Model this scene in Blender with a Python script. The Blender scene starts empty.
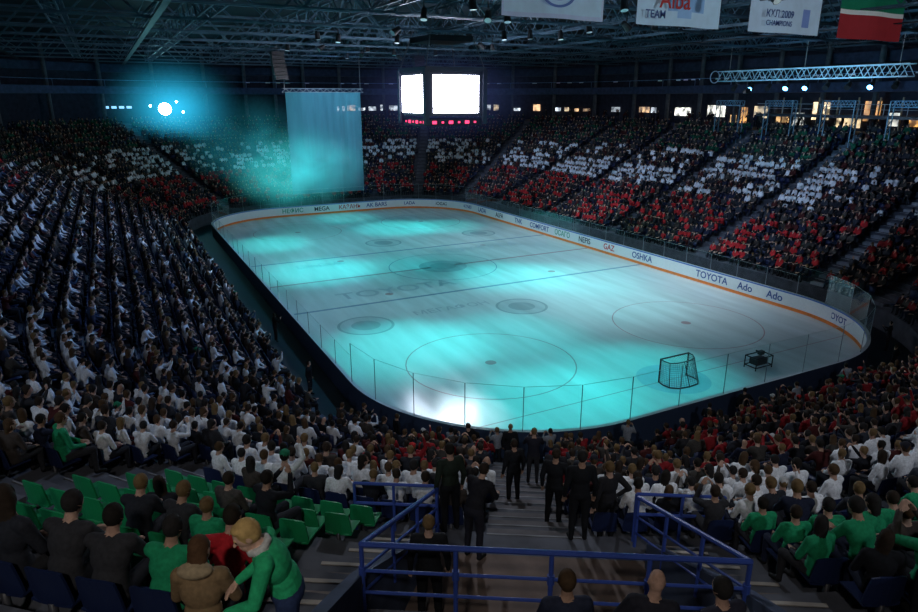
import bpy, math, random, time
import numpy as np
from mathutils import Vector, Matrix
T0=time.time()
random.seed(7); rng=np.random.default_rng(11)
scene=bpy.context.scene
try:
    scene.view_settings.view_transform='Standard'
    scene.view_settings.look='None'
except Exception as e: print(e)

# ------------------------------------------------------------------ helpers
HX,HY,RC=15.0,30.0,8.5
CAM=np.array([-23.35,-47.82,13.27])
def link(ob,parent=None):
    scene.collection.objects.link(ob)
    if parent is not None: ob.parent=parent
    return ob
def empty(name,parent=None):
    return link(bpy.data.objects.new(name,None),parent)

def nodes(mat):
    mat.use_nodes=True
    nt=mat.node_tree
    return nt,nt.nodes,nt.links
def mat_basic(name,col,rough=.6,metal=0,emit=None,estr=0,noise=0.0,nscale=3.0,spec=.5):
    m=bpy.data.materials.new(name); nt,n,l=nodes(m)
    b=n['Principled BSDF']; b.inputs['Base Color'].default_value=(*col,1)
    b.inputs['Roughness'].default_value=rough; b.inputs['Metallic'].default_value=metal
    b.inputs['Specular IOR Level'].default_value=spec
    if emit: b.inputs['Emission Color'].default_value=(*emit,1); b.inputs['Emission Strength'].default_value=estr
    if noise>0:
        t=n.new('ShaderNodeTexCoord'); x=n.new('ShaderNodeTexNoise'); x.inputs['Scale'].default_value=nscale; x.inputs['Detail'].default_value=4
        l.new(t.outputs['Object'],x.inputs['Vector'])
        mx=n.new('ShaderNodeMix'); mx.data_type='RGBA'; mx.blend_type='MULTIPLY'; mx.inputs[0].default_value=noise
        mx.inputs[6].default_value=(*col,1); l.new(x.outputs['Color'],mx.inputs[7]); l.new(mx.outputs[2],b.inputs['Base Color'])
    return m
def mat_attr(name,rough=.7,metal=0,spec=.4,noise=.25,nscale=6.0,emis=0.0):
    m=bpy.data.materials.new(name); nt,n,l=nodes(m); b=n['Principled BSDF']
    a=n.new('ShaderNodeAttribute'); a.attribute_name='Col'
    t=n.new('ShaderNodeTexCoord'); x=n.new('ShaderNodeTexNoise'); x.inputs['Scale'].default_value=nscale; x.inputs['Detail'].default_value=3
    l.new(t.outputs['Object'],x.inputs['Vector'])
    mr=n.new('ShaderNodeMapRange'); mr.inputs[1].default_value=.3; mr.inputs[2].default_value=.7
    mr.inputs[3].default_value=1-noise; mr.inputs[4].default_value=1+noise*.4
    l.new(x.outputs['Fac'],mr.inputs[0])
    mx=n.new('ShaderNodeVectorMath'); mx.operation='SCALE'
    l.new(a.outputs['Color'],mx.inputs[0]); l.new(mr.outputs[0],mx.inputs['Scale'])
    l.new(mx.outputs[0],b.inputs['Base Color'])
    b.inputs['Roughness'].default_value=rough; b.inputs['Metallic'].default_value=metal; b.inputs['Specular IOR Level'].default_value=spec
    if emis>0:
        l.new(mx.outputs[0],b.inputs['Emission Color']); b.inputs['Emission Strength'].default_value=emis
    return m

class Geo:
    def __init__(s): s.v=[]; s.f=[]; s.c=[]
    def quad(s,pts,col):
        k=len(s.v); s.v+= [tuple(p) for p in pts]; s.f.append(tuple(range(k,k+len(pts)))); s.c.append(col)
    def hexa(s,p,col):   # p: 8 pts bottom4, top4
        k=len(s.v); s.v+=[tuple(q) for q in p]
        for q in ((3,2,1,0),(4,5,6,7),(0,1,5,4),(1,2,6,5),(2,3,7,6),(3,0,4,7)):
            s.f.append(tuple(k+i for i in q)); s.c.append(col)
    def box(s,c,size,col,rz=0):
        cx,cy,cz=c; a,b,h=[q/2 for q in size]; co,si=math.cos(rz),math.sin(rz)
        P=[]
        for z in (-h,h):
            for x,y in ((-a,-b),(a,-b),(a,b),(-a,b)):
                P.append((cx+x*co-y*si,cy+x*si+y*co,cz+z))
        s.hexa(P,col)
    def beam(s,p0,p1,w,col,n=4,w1=None):
        p0=Vector(p0);p1=Vector(p1); d=(p1-p0)
        if d.length<1e-6: return
        d.normalize(); u=d.cross(Vector((0,0,1)))
        if u.length<.01: u=d.cross(Vector((1,0,0)))
        u.normalize(); v=d.cross(u)
        if w1 is None: w1=w
        k=len(s.v); off=math.pi/4 if n==4 else 0
        for p,ww in ((p0,w),(p1,w1)):
            for i in range(n):
                a=off+2*math.pi*i/n; s.v.append(tuple(p+(u*math.cos(a)+v*math.sin(a))*ww))
        for i in range(n):
            j=(i+1)%n; s.f.append((k+i,k+j,k+n+j,k+n+i)); s.c.append(col)
        s.f.append(tuple(k+i for i in range(n))[::-1]); s.c.append(col)
        s.f.append(tuple(k+n+i for i in range(n))); s.c.append(col)
    def build(s,name,mat,parent=None,smooth=False):
        me=bpy.data.meshes.new(name); me.from_pydata(s.v,[],s.f)
        at=me.attributes.new('Col','FLOAT_COLOR','FACE')
        arr=np.ones((len(s.f),4),dtype=np.float32); arr[:,:3]=np.array(s.c,dtype=np.float32)
        at.data.foreach_set('color',arr.ravel())
        me.materials.append(mat); me.update()
        if smooth: me.polygons.foreach_set('use_smooth',[True]*len(s.f))
        return link(bpy.data.objects.new(name,me),parent)

# perimeter path
SEG=[('L',(15,-21.5),(0,1),43,(1,0)),('C',(6.5,21.5),0),('L',(6.5,30),(-1,0),13,(0,1)),('C',(-6.5,21.5),90),
     ('L',(-15,21.5),(0,-1),43,(-1,0)),('C',(-6.5,-21.5),180),('L',(-6.5,-30),(1,0),13,(0,-1)),('C',(6.5,-21.5),270)]
def seg_pt(k,u,r):
    s=SEG[k]
    if s[0]=='L':
        x=s[1][0]+s[2][0]*u+s[4][0]*r; y=s[1][1]+s[2][1]*u+s[4][1]*r; return x,y,s[4][0],s[4][1]
    a=math.radians(s[2]+u); return s[1][0]+math.cos(a)*(RC+r),s[1][1]+math.sin(a)*(RC+r),math.cos(a),math.sin(a)
def seg_params(k,dl=5.0,da=3.0):
    s=SEG[k]
    n=max(1,int(round((s[3] if s[0]=='L' else 90)/(dl if s[0]=='L' else da))))
    L=s[3] if s[0]=='L' else 90
    return [L*i/n for i in range(n+1)]
def ring_strip(g,r0,z0,r1,z1,col,segs=range(8),da=3.0,flip=False):
    for k in segs:
        U=seg_params(k,da=da)
        for a,b in zip(U[:-1],U[1:]):
            p=[seg_pt(k,a,r0)[:2]+(z0,),seg_pt(k,b,r0)[:2]+(z0,),seg_pt(k,b,r1)[:2]+(z1,),seg_pt(k,a,r1)[:2]+(z1,)]
            g.quad(p if not flip else p[::-1],col)

# stand profile
NR=22; R0=2.5; DP=.85; RW=29.0
def zi(i): return 1.2+.36*i+.005*i*(i-1)/2
def ri(i): return R0+DP*i
# vomitory frame in the near-left corner
VC=np.array([-6.5,-21.5]); VD=np.array([-.5216,-.8532]); VR=np.array([.8532,-.5216]); VU=58.56
def vab(x,y):
    px,py=x-VC[0],y-VC[1]
    return px*VD[0]+py*VD[1]-RC, px*VR[0]+py*VR[1]
def vw(a,b,z):
    p=VC+VD*(RC+a)+VR*b; return (float(p[0]),float(p[1]),z)
def hw(a): return 1.7+(min(max(a,13),16.1)-13)/3.1*.62

# ------------------------------------------------------------------ materials
M_conc=mat_attr('stand_concrete',.85,noise=.35,nscale=2)
M_paint=mat_attr('painted_metal',.4,noise=.1)
M_steel=mat_attr('truss_steel',.5,.3,noise=.2,nscale=1)
M_seat=mat_attr('seat_plastic',.45,noise=.1,nscale=3)
M_cloth=mat_attr('clothing',.85,noise=.25,nscale=25,spec=.2)
M_flat=mat_attr('print_surface',.6,noise=.05)
M_wall=mat_basic('wall_panel',(.02,.028,.05),.8,noise=.6,nscale=1.5)
M_roof=mat_basic('roof_deck',(.012,.02,.035),.8,noise=.6,nscale=.6)
M_floor=mat_basic('arena_floor',(.03,.035,.05),.6,noise=.5,nscale=1.0)

# ------------------------------------------------------------------ shell
WX,WY=15+RW+.3,30+RW+.3
g=Geo(); g.box((0,0,-.25),(2*WX+1,2*WY+1,.4),(.03,.03,.04)); g.build('floor',M_floor)
g=Geo(); g.box((0,0,20.8),(2*WX+1,2*WY+1,.4),(.02,.02,.03)); g.build('ceiling',M_roof)
for nm,c,s in (('wall_right',(WX+.15,0,10.3),(.3,2*WY,20.6)),('wall_left',(-WX-.15,0,10.3),(.3,2*WY,20.6)),('wall_far',(0,WY+.15,10.3),(2*WX,.3,20.6)),('wall_near',(0,-WY-.15,10.3),(2*WX,.3,20.6))):
    g=Geo(); g.box(c,s,(.03,.03,.05)); g.build(nm,M_wall)

# ------------------------------------------------------------------ ice
def mat_ice():
    m=bpy.data.materials.new('ice_surface'); nt,n,l=nodes(m); b=n['Principled BSDF']
    a=n.new('ShaderNodeAttribute'); a.attribute_name='Col'
    t=n.new('ShaderNodeTexCoord')
    mp=n.new('ShaderNodeMapping'); mp.inputs['Scale'].default_value=(1.2,.15,1); l.new(t.outputs['Object'],mp.inputs[0])
    x=n.new('ShaderNodeTexNoise'); x.inputs['Scale'].default_value=1.0; x.inputs['Detail'].default_value=6; l.new(mp.outputs[0],x.inputs['Vector'])
    mr=n.new('ShaderNodeMapRange'); mr.inputs[1].default_value=.3; mr.inputs[2].default_value=.7; mr.inputs[3].default_value=.86; mr.inputs[4].default_value=1.04
    l.new(x.outputs['Fac'],mr.inputs[0])
    mx=n.new('ShaderNodeVectorMath'); mx.operation='SCALE'; l.new(a.outputs['Color'],mx.inputs[0]); l.new(mr.outputs[0],mx.inputs['Scale'])
    l.new(mx.outputs[0],b.inputs['Base Color'])
    r=n.new('ShaderNodeMapRange'); r.inputs[1].default_value=.3; r.inputs[2].default_value=.7; r.inputs[3].default_value=.12; r.inputs[4].default_value=.24
    l.new(x.outputs['Fac'],r.inputs[0]); l.new(r.outputs[0],b.inputs['Roughness'])
    b.inputs['IOR'].default_value=1.45; b.inputs['Specular IOR Level'].default_value=.75
    nb=n.new('ShaderNodeTexNoise'); nb.inputs['Scale'].default_value=1.2; l.new(t.outputs['Object'],nb.inputs['Vector'])
    bp=n.new('ShaderNodeBump'); bp.inputs['Strength'].default_value=.04; bp.inputs['Distance'].default_value=.1
    l.new(nb.outputs['Fac'],bp.inputs['Height']); l.new(bp.outputs[0],b.inputs['Normal'])
    return m
M_ice=mat_ice()
rink=empty('ice_rink')
ICE=(.70,.80,.84)
g=Geo(); pts=[]
for k in range(8):
    for u in seg_params(k,43,3)[:-1]:
        x,y,_,_=seg_pt(k,u,.0); pts.append((x,y,0.0))
g.quad(pts,ICE); g.build('ice_sheet',M_ice,rink)
g=Geo()
def strip(y,w,col,z=.004,hx=None):
    h=hx if hx else (15-.05 if abs(y)<21.5 else 6.5+math.sqrt(max(0,8.45**2-(abs(y)-21.5)**2)))
    g.quad([(-h,y-w/2,z),(h,y-w/2,z),(h,y+w/2,z),(-h,y+w/2,z)],col)
BL=(.32,.44,.57); RD=(.55,.40,.44)
strip(7.14,.3,BL);strip(-7.14,.3,BL);strip(0,.3,RD);strip(26,.06,RD);strip(-26,.06,RD)
def ring(cx,cy,r,w,col,z=.005,a0=0,a1=360,n=48):
    for i in range(n):
        a=math.radians(a0+(a1-a0)*i/n);b=math.radians(a0+(a1-a0)*(i+1)/n)
        g.quad([(cx+math.cos(a)*(r-w),cy+math.sin(a)*(r-w),z),(cx+math.cos(a)*r,cy+math.sin(a)*r,z),(cx+math.cos(b)*r,cy+math.sin(b)*r,z),(cx+math.cos(b)*(r-w),cy+math.sin(b)*(r-w),z)],col)
def disc(cx,cy,r,col,z=.004,sx=1,n=32):
    g.quad([(cx+math.cos(2*math.pi*i/n)*r*sx,cy+math.sin(2*math.pi*i/n)*r,z) for i in range(n)],col)
ring(0,0,4.5,.08,BL)
for sx in (-7,7):
    for sy in (-20,20):
        ring(sx,sy,4.5,.07,RD); disc(sx,sy,.3,RD)
    for sy in (-5.6,5.6): disc(sx,sy,.3,RD)
disc(0,-26,1.8,(.5,.66,.78),.003)
DK=(.42,.53,.58)
for (cx,cy) in ((-10.8,-11.3),(-.2,-12.4),(9.5,11),(-1,11)):
    disc(cx,cy,1.7,(.58,.69,.74),.004); ring(cx,cy,1.75,.18,DK,.006); disc(cx,cy,.9,DK,.007)
disc(0,0,2.0,(.5,.6,.66),.004); disc(0,0,1.1,DK,.007)
g.build('ice_markings',M_ice,rink)

def text(name,s,size,mat,M,parent,ext=.004):
    c=bpy.data.curves.new(name,'FONT'); c.body=s; c.size=size; c.extrude=ext; c.align_x='CENTER'; c.align_y='CENTER'; c.offset=.012*size
    c.materials.append(mat); o=bpy.data.objects.new(name,c); link(o,parent); o.matrix_world=M; return o
M_tdark=mat_basic('ice_paint_dark',(.26,.37,.43),.3)
M_tblue=mat_basic('ad_ink_blue',(.03,.08,.3),.5)
M_tblack=mat_basic('ad_ink_black',(.03,.03,.04),.5)
M_tgreen=mat_basic('ad_ink_green',(.02,.35,.2),.5)
M_tred=mat_basic('ad_ink_red',(.6,.03,.03),.5)
for i,(s,x,y,sz) in enumerate((('TOYOTA',-6,-4.8,2.2),('TOYOTA',6,4.8,2.2),('МЕГАФОН',-4.5,-10.6,1.1),('LADA',-9,5,1.6))):
    text('ice_lettering_%d'%i,s,sz,M_tdark,Matrix.Translation((x,y,.008)),rink,.0005)

# ------------------------------------------------------------------ boards and glass
boards=empty('rink_boards')
g=Geo(); W=(.85,.87,.88)
ring_strip(g,0,.0,0,.22,(.9,.24,.05),flip=True)
ring_strip(g,0,.22,0,1.07,W,flip=True)
ring_strip(g,-.02,1.07,.0,1.07,(.85,.3,.08),flip=True)
ring_strip(g,-.02,1.07,-.02,1.16,(.10,.22,.6),flip=True)
ring_strip(g,-.02,1.16,.17,1.16,(.5,.55,.6),flip=True)
ring_strip(g,.17,1.16,.17,0,(.03,.05,.1),flip=True)
g.build('dasher_boards',M_flat,boards)
gg=Geo(); gp=Geo()
for k in range(8):
    L=SEG[k][3] if SEG[k][0]=='L' else 90
    n=int(round((L if SEG[k][0]=='L' else L*RC*math.pi/180)/2.4)); h=1.5 if k in (0,4) else 2.1
    for i in range(n):
        a,b=L*i/n,L*(i+1)/n; m=L*.003
        p=[seg_pt(k,a+m,.08)[:2],seg_pt(k,b-m,.08)[:2]]
        gg.quad([p[0]+(1.16,),p[1]+(1.16,),p[1]+(h+.9,),p[0]+(h+.9,)],(1,1,1))
        x,y,_,_=seg_pt(k,a,.08)
        gp.beam((x,y,1.1),(x,y,h+.9),.018,(.22,.28,.32))
        gp.beam(p[0]+(h+.9,),p[1]+(h+.9,),.008,(.4,.5,.52))
m=bpy.data.materials.new('rink_glass'); nt,n,l=nodes(m); n.remove(n['Principled BSDF'])
tr=n.new('ShaderNodeBsdfTransparent'); tr.inputs[0].default_value=(.88,.95,.95,1); gl=n.new('ShaderNodeBsdfGlossy'); gl.inputs['Roughness'].default_value=.05
fr=n.new('ShaderNodeFresnel'); fr.inputs[0].default_value=1.25; mx=n.new('ShaderNodeMixShader'); sc_=n.new('ShaderNodeMath'); sc_.operation='MULTIPLY'; sc_.inputs[1].default_value=.15
l.new(fr.outputs[0],sc_.inputs[0]); l.new(sc_.outputs[0],mx.inputs[0]); l.new(tr.outputs[0],mx.inputs[1]); l.new(gl.outputs[0],mx.inputs[2]); l.new(mx.outputs[0],n['Material Output'].inputs[0])
gg.build('glass_panels',m,boards); gp.build('glass_posts',M_paint,boards)
mats=[M_tblue,M_tblack,M_tblue,M_tblue,M_tgreen,M_tblack,M_tred]
ys=[20,16,12,8,4,0.5,-3,-7.2,-10.5,-14.6,-17.6,-20.0]
ws=['LADA','ALFA','TNK','COMFORT','ОСАГО','NEFIS','GAZ','OSHKA','','TOYOTA','Ado','Ado']
for i,(y,s) in enumerate(zip(ys,ws)):
    if not s: continue
    M=Matrix(((0,0,-1,14.985),(-1,0,0,y),(0,1,0,.64),(0,0,0,1))); text('ad_text_%d'%i,s,.72,mats[i%7] if s!='Ado' else M_tblue,M,boards)
for i,(x,s) in enumerate(((-5,'НЕФИС'),(-1.5,'MEGA'),(2,'КАЗАНЬ'),(5.5,'AK BARS'))):
    M=Matrix(((1,0,0,x),(0,0,-1,29.985),(0,1,0,.64),(0,0,0,1))); text('ad_text_far_%d'%i,s,.7,mats[(i+4)%7],M,boards)
for i,(a,s) in enumerate(((12,'TATNEFT'),(40,'SOGAZ'),(68,'LADA'),(290,'Ado'),(335,'TOYOTA'))):
    cx,cy=(6.5,21.5) if a<100 else (6.5,-21.5)
    an=math.radians(a); nx,ny=math.cos(an),math.sin(an)
    M=Matrix(((ny,0,-nx,cx+nx*8.47),(-nx,0,-ny,cy+ny*8.47),(0,1,0,.64),(0,0,0,1))); text('ad_text_c%d'%i,s,.55,mats[i%4],M,boards)

# ------------------------------------------------------------------ stands (stepped bowl)
CC=(.10,.105,.13)
g=Geo()
for k in range(8):
    U=seg_params(k,dl=43,da=.75 if k==5 else 3)
    for i in range(NR):
        for a,b in zip(U[:-1],U[1:]):
            q=lambda u,r,z:seg_pt(k,u,r)[:2]+(z,)
            r0,r1=ri(i),ri(i+1); z=zi(i); zp=zi(i-1) if i else 0
            if k==5 and 13<=i<=19:
                x,y,_,_=seg_pt(k,(a+b)/2,ri(i)+.4); A,B=vab(x,y)
                if abs(B)<hw(A)+.05:
                    if i<=18: continue
                    g.quad([q(a,r0,z),q(b,r0,z),q(b,r1,z),q(a,r1,z)],CC); continue
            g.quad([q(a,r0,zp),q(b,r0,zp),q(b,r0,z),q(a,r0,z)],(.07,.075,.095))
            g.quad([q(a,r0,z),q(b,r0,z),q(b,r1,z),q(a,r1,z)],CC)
ZC=zi(NR-1)+.35
ring_strip(g,ri(NR),zi(NR-1),ri(NR),ZC,CC); ring_strip(g,ri(NR),ZC,RW,ZC,(.09,.09,.1))
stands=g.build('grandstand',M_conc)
g=Geo(); ZG=13.9; RG=25.5
ring_strip(g,RW,ZC,RW,20.4,(.03,.035,.06))
ring_strip(g,RG,ZG,RW,ZG,(.04,.05,.08)); ring_strip(g,RG,ZG,RG,ZG+.9,(.05,.07,.14)); ring_strip(g,RG,ZG+.9,RG+.2,ZG+.9,(.1,.2,.4)); ring_strip(g,RG+.2,ZG+.3,RW,ZG+.3,(.04,.05,.08))
ring_strip(g,RG+2,16.6,RW,16.6,(.03,.04,.07)); ring_strip(g,RG+2,16.6,RG+2,17.6,(.03,.045,.09))
for k in range(8):
    L=SEG[k][3] if SEG[k][0]=='L' else 90; n=8 if k in(0,4) else (3 if k in (2,6) else 8)
    for i in range(n):
        x,y,_,_=seg_pt(k,L*(i+.5)/n,RG+1.2)
        if (x-CAM[0])**2+(y-CAM[1])**2<60: continue
        g.beam((x,y,ZC),(x,y,20.4),.25,(.10,.11,.13),n=8)
        x,y,_,_=seg_pt(k,L*(i+.5)/n,RG+.1); g.beam((x,y,ZG+.9),(x,y,ZG+1.7),.03,(.2,.3,.5))
ring_strip(g,RG+.1,ZG+1.65,RG+.1,ZG+1.7,(.2,.35,.6))
g.build('upper_gallery',M_conc)

# vomitory details
vom=empty('vomitory_stairwell')
g=Geo()
zl=zi(12)
g.quad([vw(13.3,-1.9,zl+.01),vw(19,-2.5,zl+.01),vw(19,2.5,zl+.01),vw(13.3,1.9,zl+.01)][::-1],(.17,.12,.10))
for sgn in (-1,1):
    for i in range(13,19):
        a0=ri(i)-.1; a1=a0+DP; w0,w1=hw(a0),hw(a1); j=min(i+1,19)
        P=[vw(a0,sgn*w0,zl-.2),vw(a1,sgn*w1,zl-.2),vw(a1,sgn*(w1+.16),zl-.2),vw(a0,sgn*(w0+.16),zl-.2),
           vw(a0,sgn*w0,zi(i)+.06),vw(a1,sgn*w1,zi(j)+.06),vw(a1,sgn*(w1+.16),zi(j)+.06),vw(a0,sgn*(w0+.16),zi(i)+.06)]
        g.hexa(P,(.06,.08,.14))
def vbox(g,a0,a1,b0,b1,z0,z1,col):
    g.hexa([vw(a0,b0,z0),vw(a1,b0,z0),vw(a1,b1,z0),vw(a0,b1,z0),vw(a0,b0,z1),vw(a1,b0,z1),vw(a1,b1,z1),vw(a0,b1,z1)],col)
ZA=7.12
vbox(g,16.05,18.8,-2.3,2.3,ZA-.25,ZA,(.1,.1,.12)); vbox(g,17.1,18.8,-2.3,2.3,ZA,7.8,(.1,.1,.12)); vbox(g,18.6,18.8,-2.3,2.3,7.8,zi(19),(.08,.08,.1))
g.build('landing',M_conc,vom)
RB=(.04,.08,.36)
g=Geo()
for z in (ZA+1.0,ZA+.62,ZA+.3): g.beam(vw(16.1,-2.3,z),vw(16.1,2.3,z),.036 if z>ZA+.9 else .022,RB,n=8)
for b in (-2.3,-1.15,0,1.15,2.3): g.beam(vw(16.1,b,ZA-.9),vw(16.1,b,ZA+1.0),.03,RB,n=8); g.beam(vw(16.1,b,ZA+.55),vw(16.1,b,ZA+.68),.046,RB,n=8)
for s in (-1,1):
    A0,A1=16.1,12.9
    zA,zB=ZA+1.0,zi(12)+.98
    bA,bB=s*2.3,s*1.72
    for dz in (0,-.38,-.7):
        g.beam(vw(A0,bA,zA+dz),vw(A1,bB,zB+dz),.036 if dz==0 else .022,RB,n=8)
    for i in range(1,4):
        t=i/3; a=A0*(1-t)+A1*t; z=zA*(1-t)+zB*t; b=bA*(1-t)+bB*t
        g.beam(vw(a,b,z-1.0),vw(a,b,z),.03,RB,n=8)
    for dz in (0,-.4): g.beam(vw(12.75,s*1.72,zl+.95+dz),vw(12.75,s*3.2,zl+.95+dz),.03,RB,n=8)
    for b in (1.72,2.5,3.2): g.beam(vw(12.75,s*b,zl),vw(12.75,s*b,zl+.95),.028,RB,n=8)
g.build('guard_rails',M_paint,vom)
g=Geo()
for s in (-1,1):
    for i in range(13,21):
        w0=hw(ri(i))+.18
        vbox(g,ri(i)-.42,ri(i)+.02,min(s*w0,s*(w0+.75)),max(s*w0,s*(w0+.75)),zi(i-1),(zi(i)+zi(i-1))/2,(.24,.2,.18))
        vbox(g,ri(i)-.02,ri(i)+.04,min(s*w0,s*(w0+.75)),max(s*w0,s*(w0+.75)),zi(i),zi(i)+.012,(.42,.38,.34))
g.build('side_steps',M_conc,vom)

# aisles
AIS={0:[0.6,10.75,21.5,32.25,42.4],4:[.6,10.75,21.5,32.25,42.4],2:[6.5],6:[6.5],1:[30,62],3:[30,62],5:[18,38,VU,77],7:[20,45,70]}
g=Geo()
def blocked(k,u,r,x,y,i):
    for a in AIS[k]:
        if k==5 and a==VU:
            A,B=vab(x,y)
            if r<12.6:
                if abs(B)<.95: return True
            elif abs(B)<hw(A)+1.1: return True
            continue
        if SEG[k][0]=='L':
            if abs(u-a)<(.75 if k!=4 else .6): return True
        else:
            if abs(math.sin(math.radians(u-a)))*(RC+r)<.75: return True
    return False
for k,L in AIS.items():
    for a in L:
        vv=(k==5 and a==VU)
        for i in range(1,NR):
            if vv and i>12: break
            r0=ri(i)
            x0,y0,nx,ny=seg_pt(k,a,r0-.42); x1,y1,_,_=seg_pt(k,a,r0+.02)
            tx,ty=-ny,nx; w=.5 if not vv else .85
            z0,z1=zi(i-1),(zi(i)+zi(i-1))/2
            q=lambda x,y,s,z:(x+tx*w*s,y+ty*w*s,z)
            br=(k==0 and a<1)  # paler step colour makes this one aisle look lit
            c=(.34,.36,.40) if br else ((.14,.13,.14) if vv else (.11,.115,.14))
            g.hexa([q(x0,y0,-1,z0),q(x1,y1,-1,z0),q(x1,y1,1,z0),q(x0,y0,1,z0),q(x0,y0,-1,z1),q(x1,y1,-1,z1),q(x1,y1,1,z1),q(x0,y0,1,z1)],c)
            x2,y2,_,_=seg_pt(k,a,r0+.05); 
            g.hexa([q(x1,y1,-1,zi(i)),q(x2,y2,-1,zi(i)),q(x2,y2,1,zi(i)),q(x1,y1,1,zi(i)),q(x1,y1,-1,zi(i)+.012),q(x2,y2,-1,zi(i)+.012),q(x2,y2,1,zi(i)+.012),q(x1,y1,1,zi(i)+.012)],(.7,.7,.72) if br else (.24,.25,.27))
g.build('aisle_stairs',M_conc)

# ------------------------------------------------------------------ human figures
def cap_arr(p0,r0,p1,r1,n=12,m=4):
    p0=np.array(p0,float);p1=np.array(p1,float); d=p1-p0; L=np.linalg.norm(d); d=d/L if L>1e-6 else np.array([0,0,1.])
    u=np.cross(d,[0,0,1.]); 
    if np.linalg.norm(u)<.05: u=np.cross(d,[1.,0,0])
    u/=np.linalg.norm(u); v=np.cross(d,u)
    V=[p0-d*r0]; F=[]
    rings=[(p0-d*r0*math.cos(t),r0*math.sin(t)) for t in [math.pi/2*(j+1)/m for j in range(m)]]+[(p1+d*r1*math.sin(t),r1*math.cos(t)) for t in [math.pi/2*j/m for j in range(m)]]
    for c,r in rings:
        for i in range(n):
            a=2*math.pi*i/n; V.append(c+(u*math.cos(a)+v*math.sin(a))*r)
    V.append(p1+d*r1); K=len(rings)
    for i in range(n):
        F.append((0,1+(i+1)%n,1+i))
        for j in range(K-1):
            b=1+j*n; F.append((b+i,b+(i+1)%n,b+n+(i+1)%n,b+n+i))
        b=1+(K-1)*n; F.append((b+i,b+(i+1)%n,len(V)-1))
    return V,F
def ell_arr(c,r,ax,n=16,m=10):
    V=[];F=[]; c=np.array(c,float); X,Y,Z=[np.array(a,float) for a in ax]
    V.append(c-Z*r[2])
    for j in range(1,m):
        t=math.pi*j/m
        for i in range(n):
            a=2*math.pi*i/n; V.append(c+X*(r[0]*math.sin(t)*math.cos(a))+Y*(r[1]*math.sin(t)*math.sin(a))-Z*(r[2]*math.cos(t)))
    V.append(c+Z*r[2])
    for i in range(n):
        F.append((0,1+(i+1)%n,1+i))
        for j in range(m-2):
            b=1+j*n; F.append((b+i,b+(i+1)%n,b+n+(i+1)%n,b+n+i))
        b=1+(m-2)*n; F.append((b+i,b+(i+1)%n,len(V)-1))
    return V,F
SH,PA,SK,HA,SO,EY,SL=0,1,2,3,4,5,6
def nrm(v): v=np.array(v,float); return v/np.linalg.norm(v)
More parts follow.
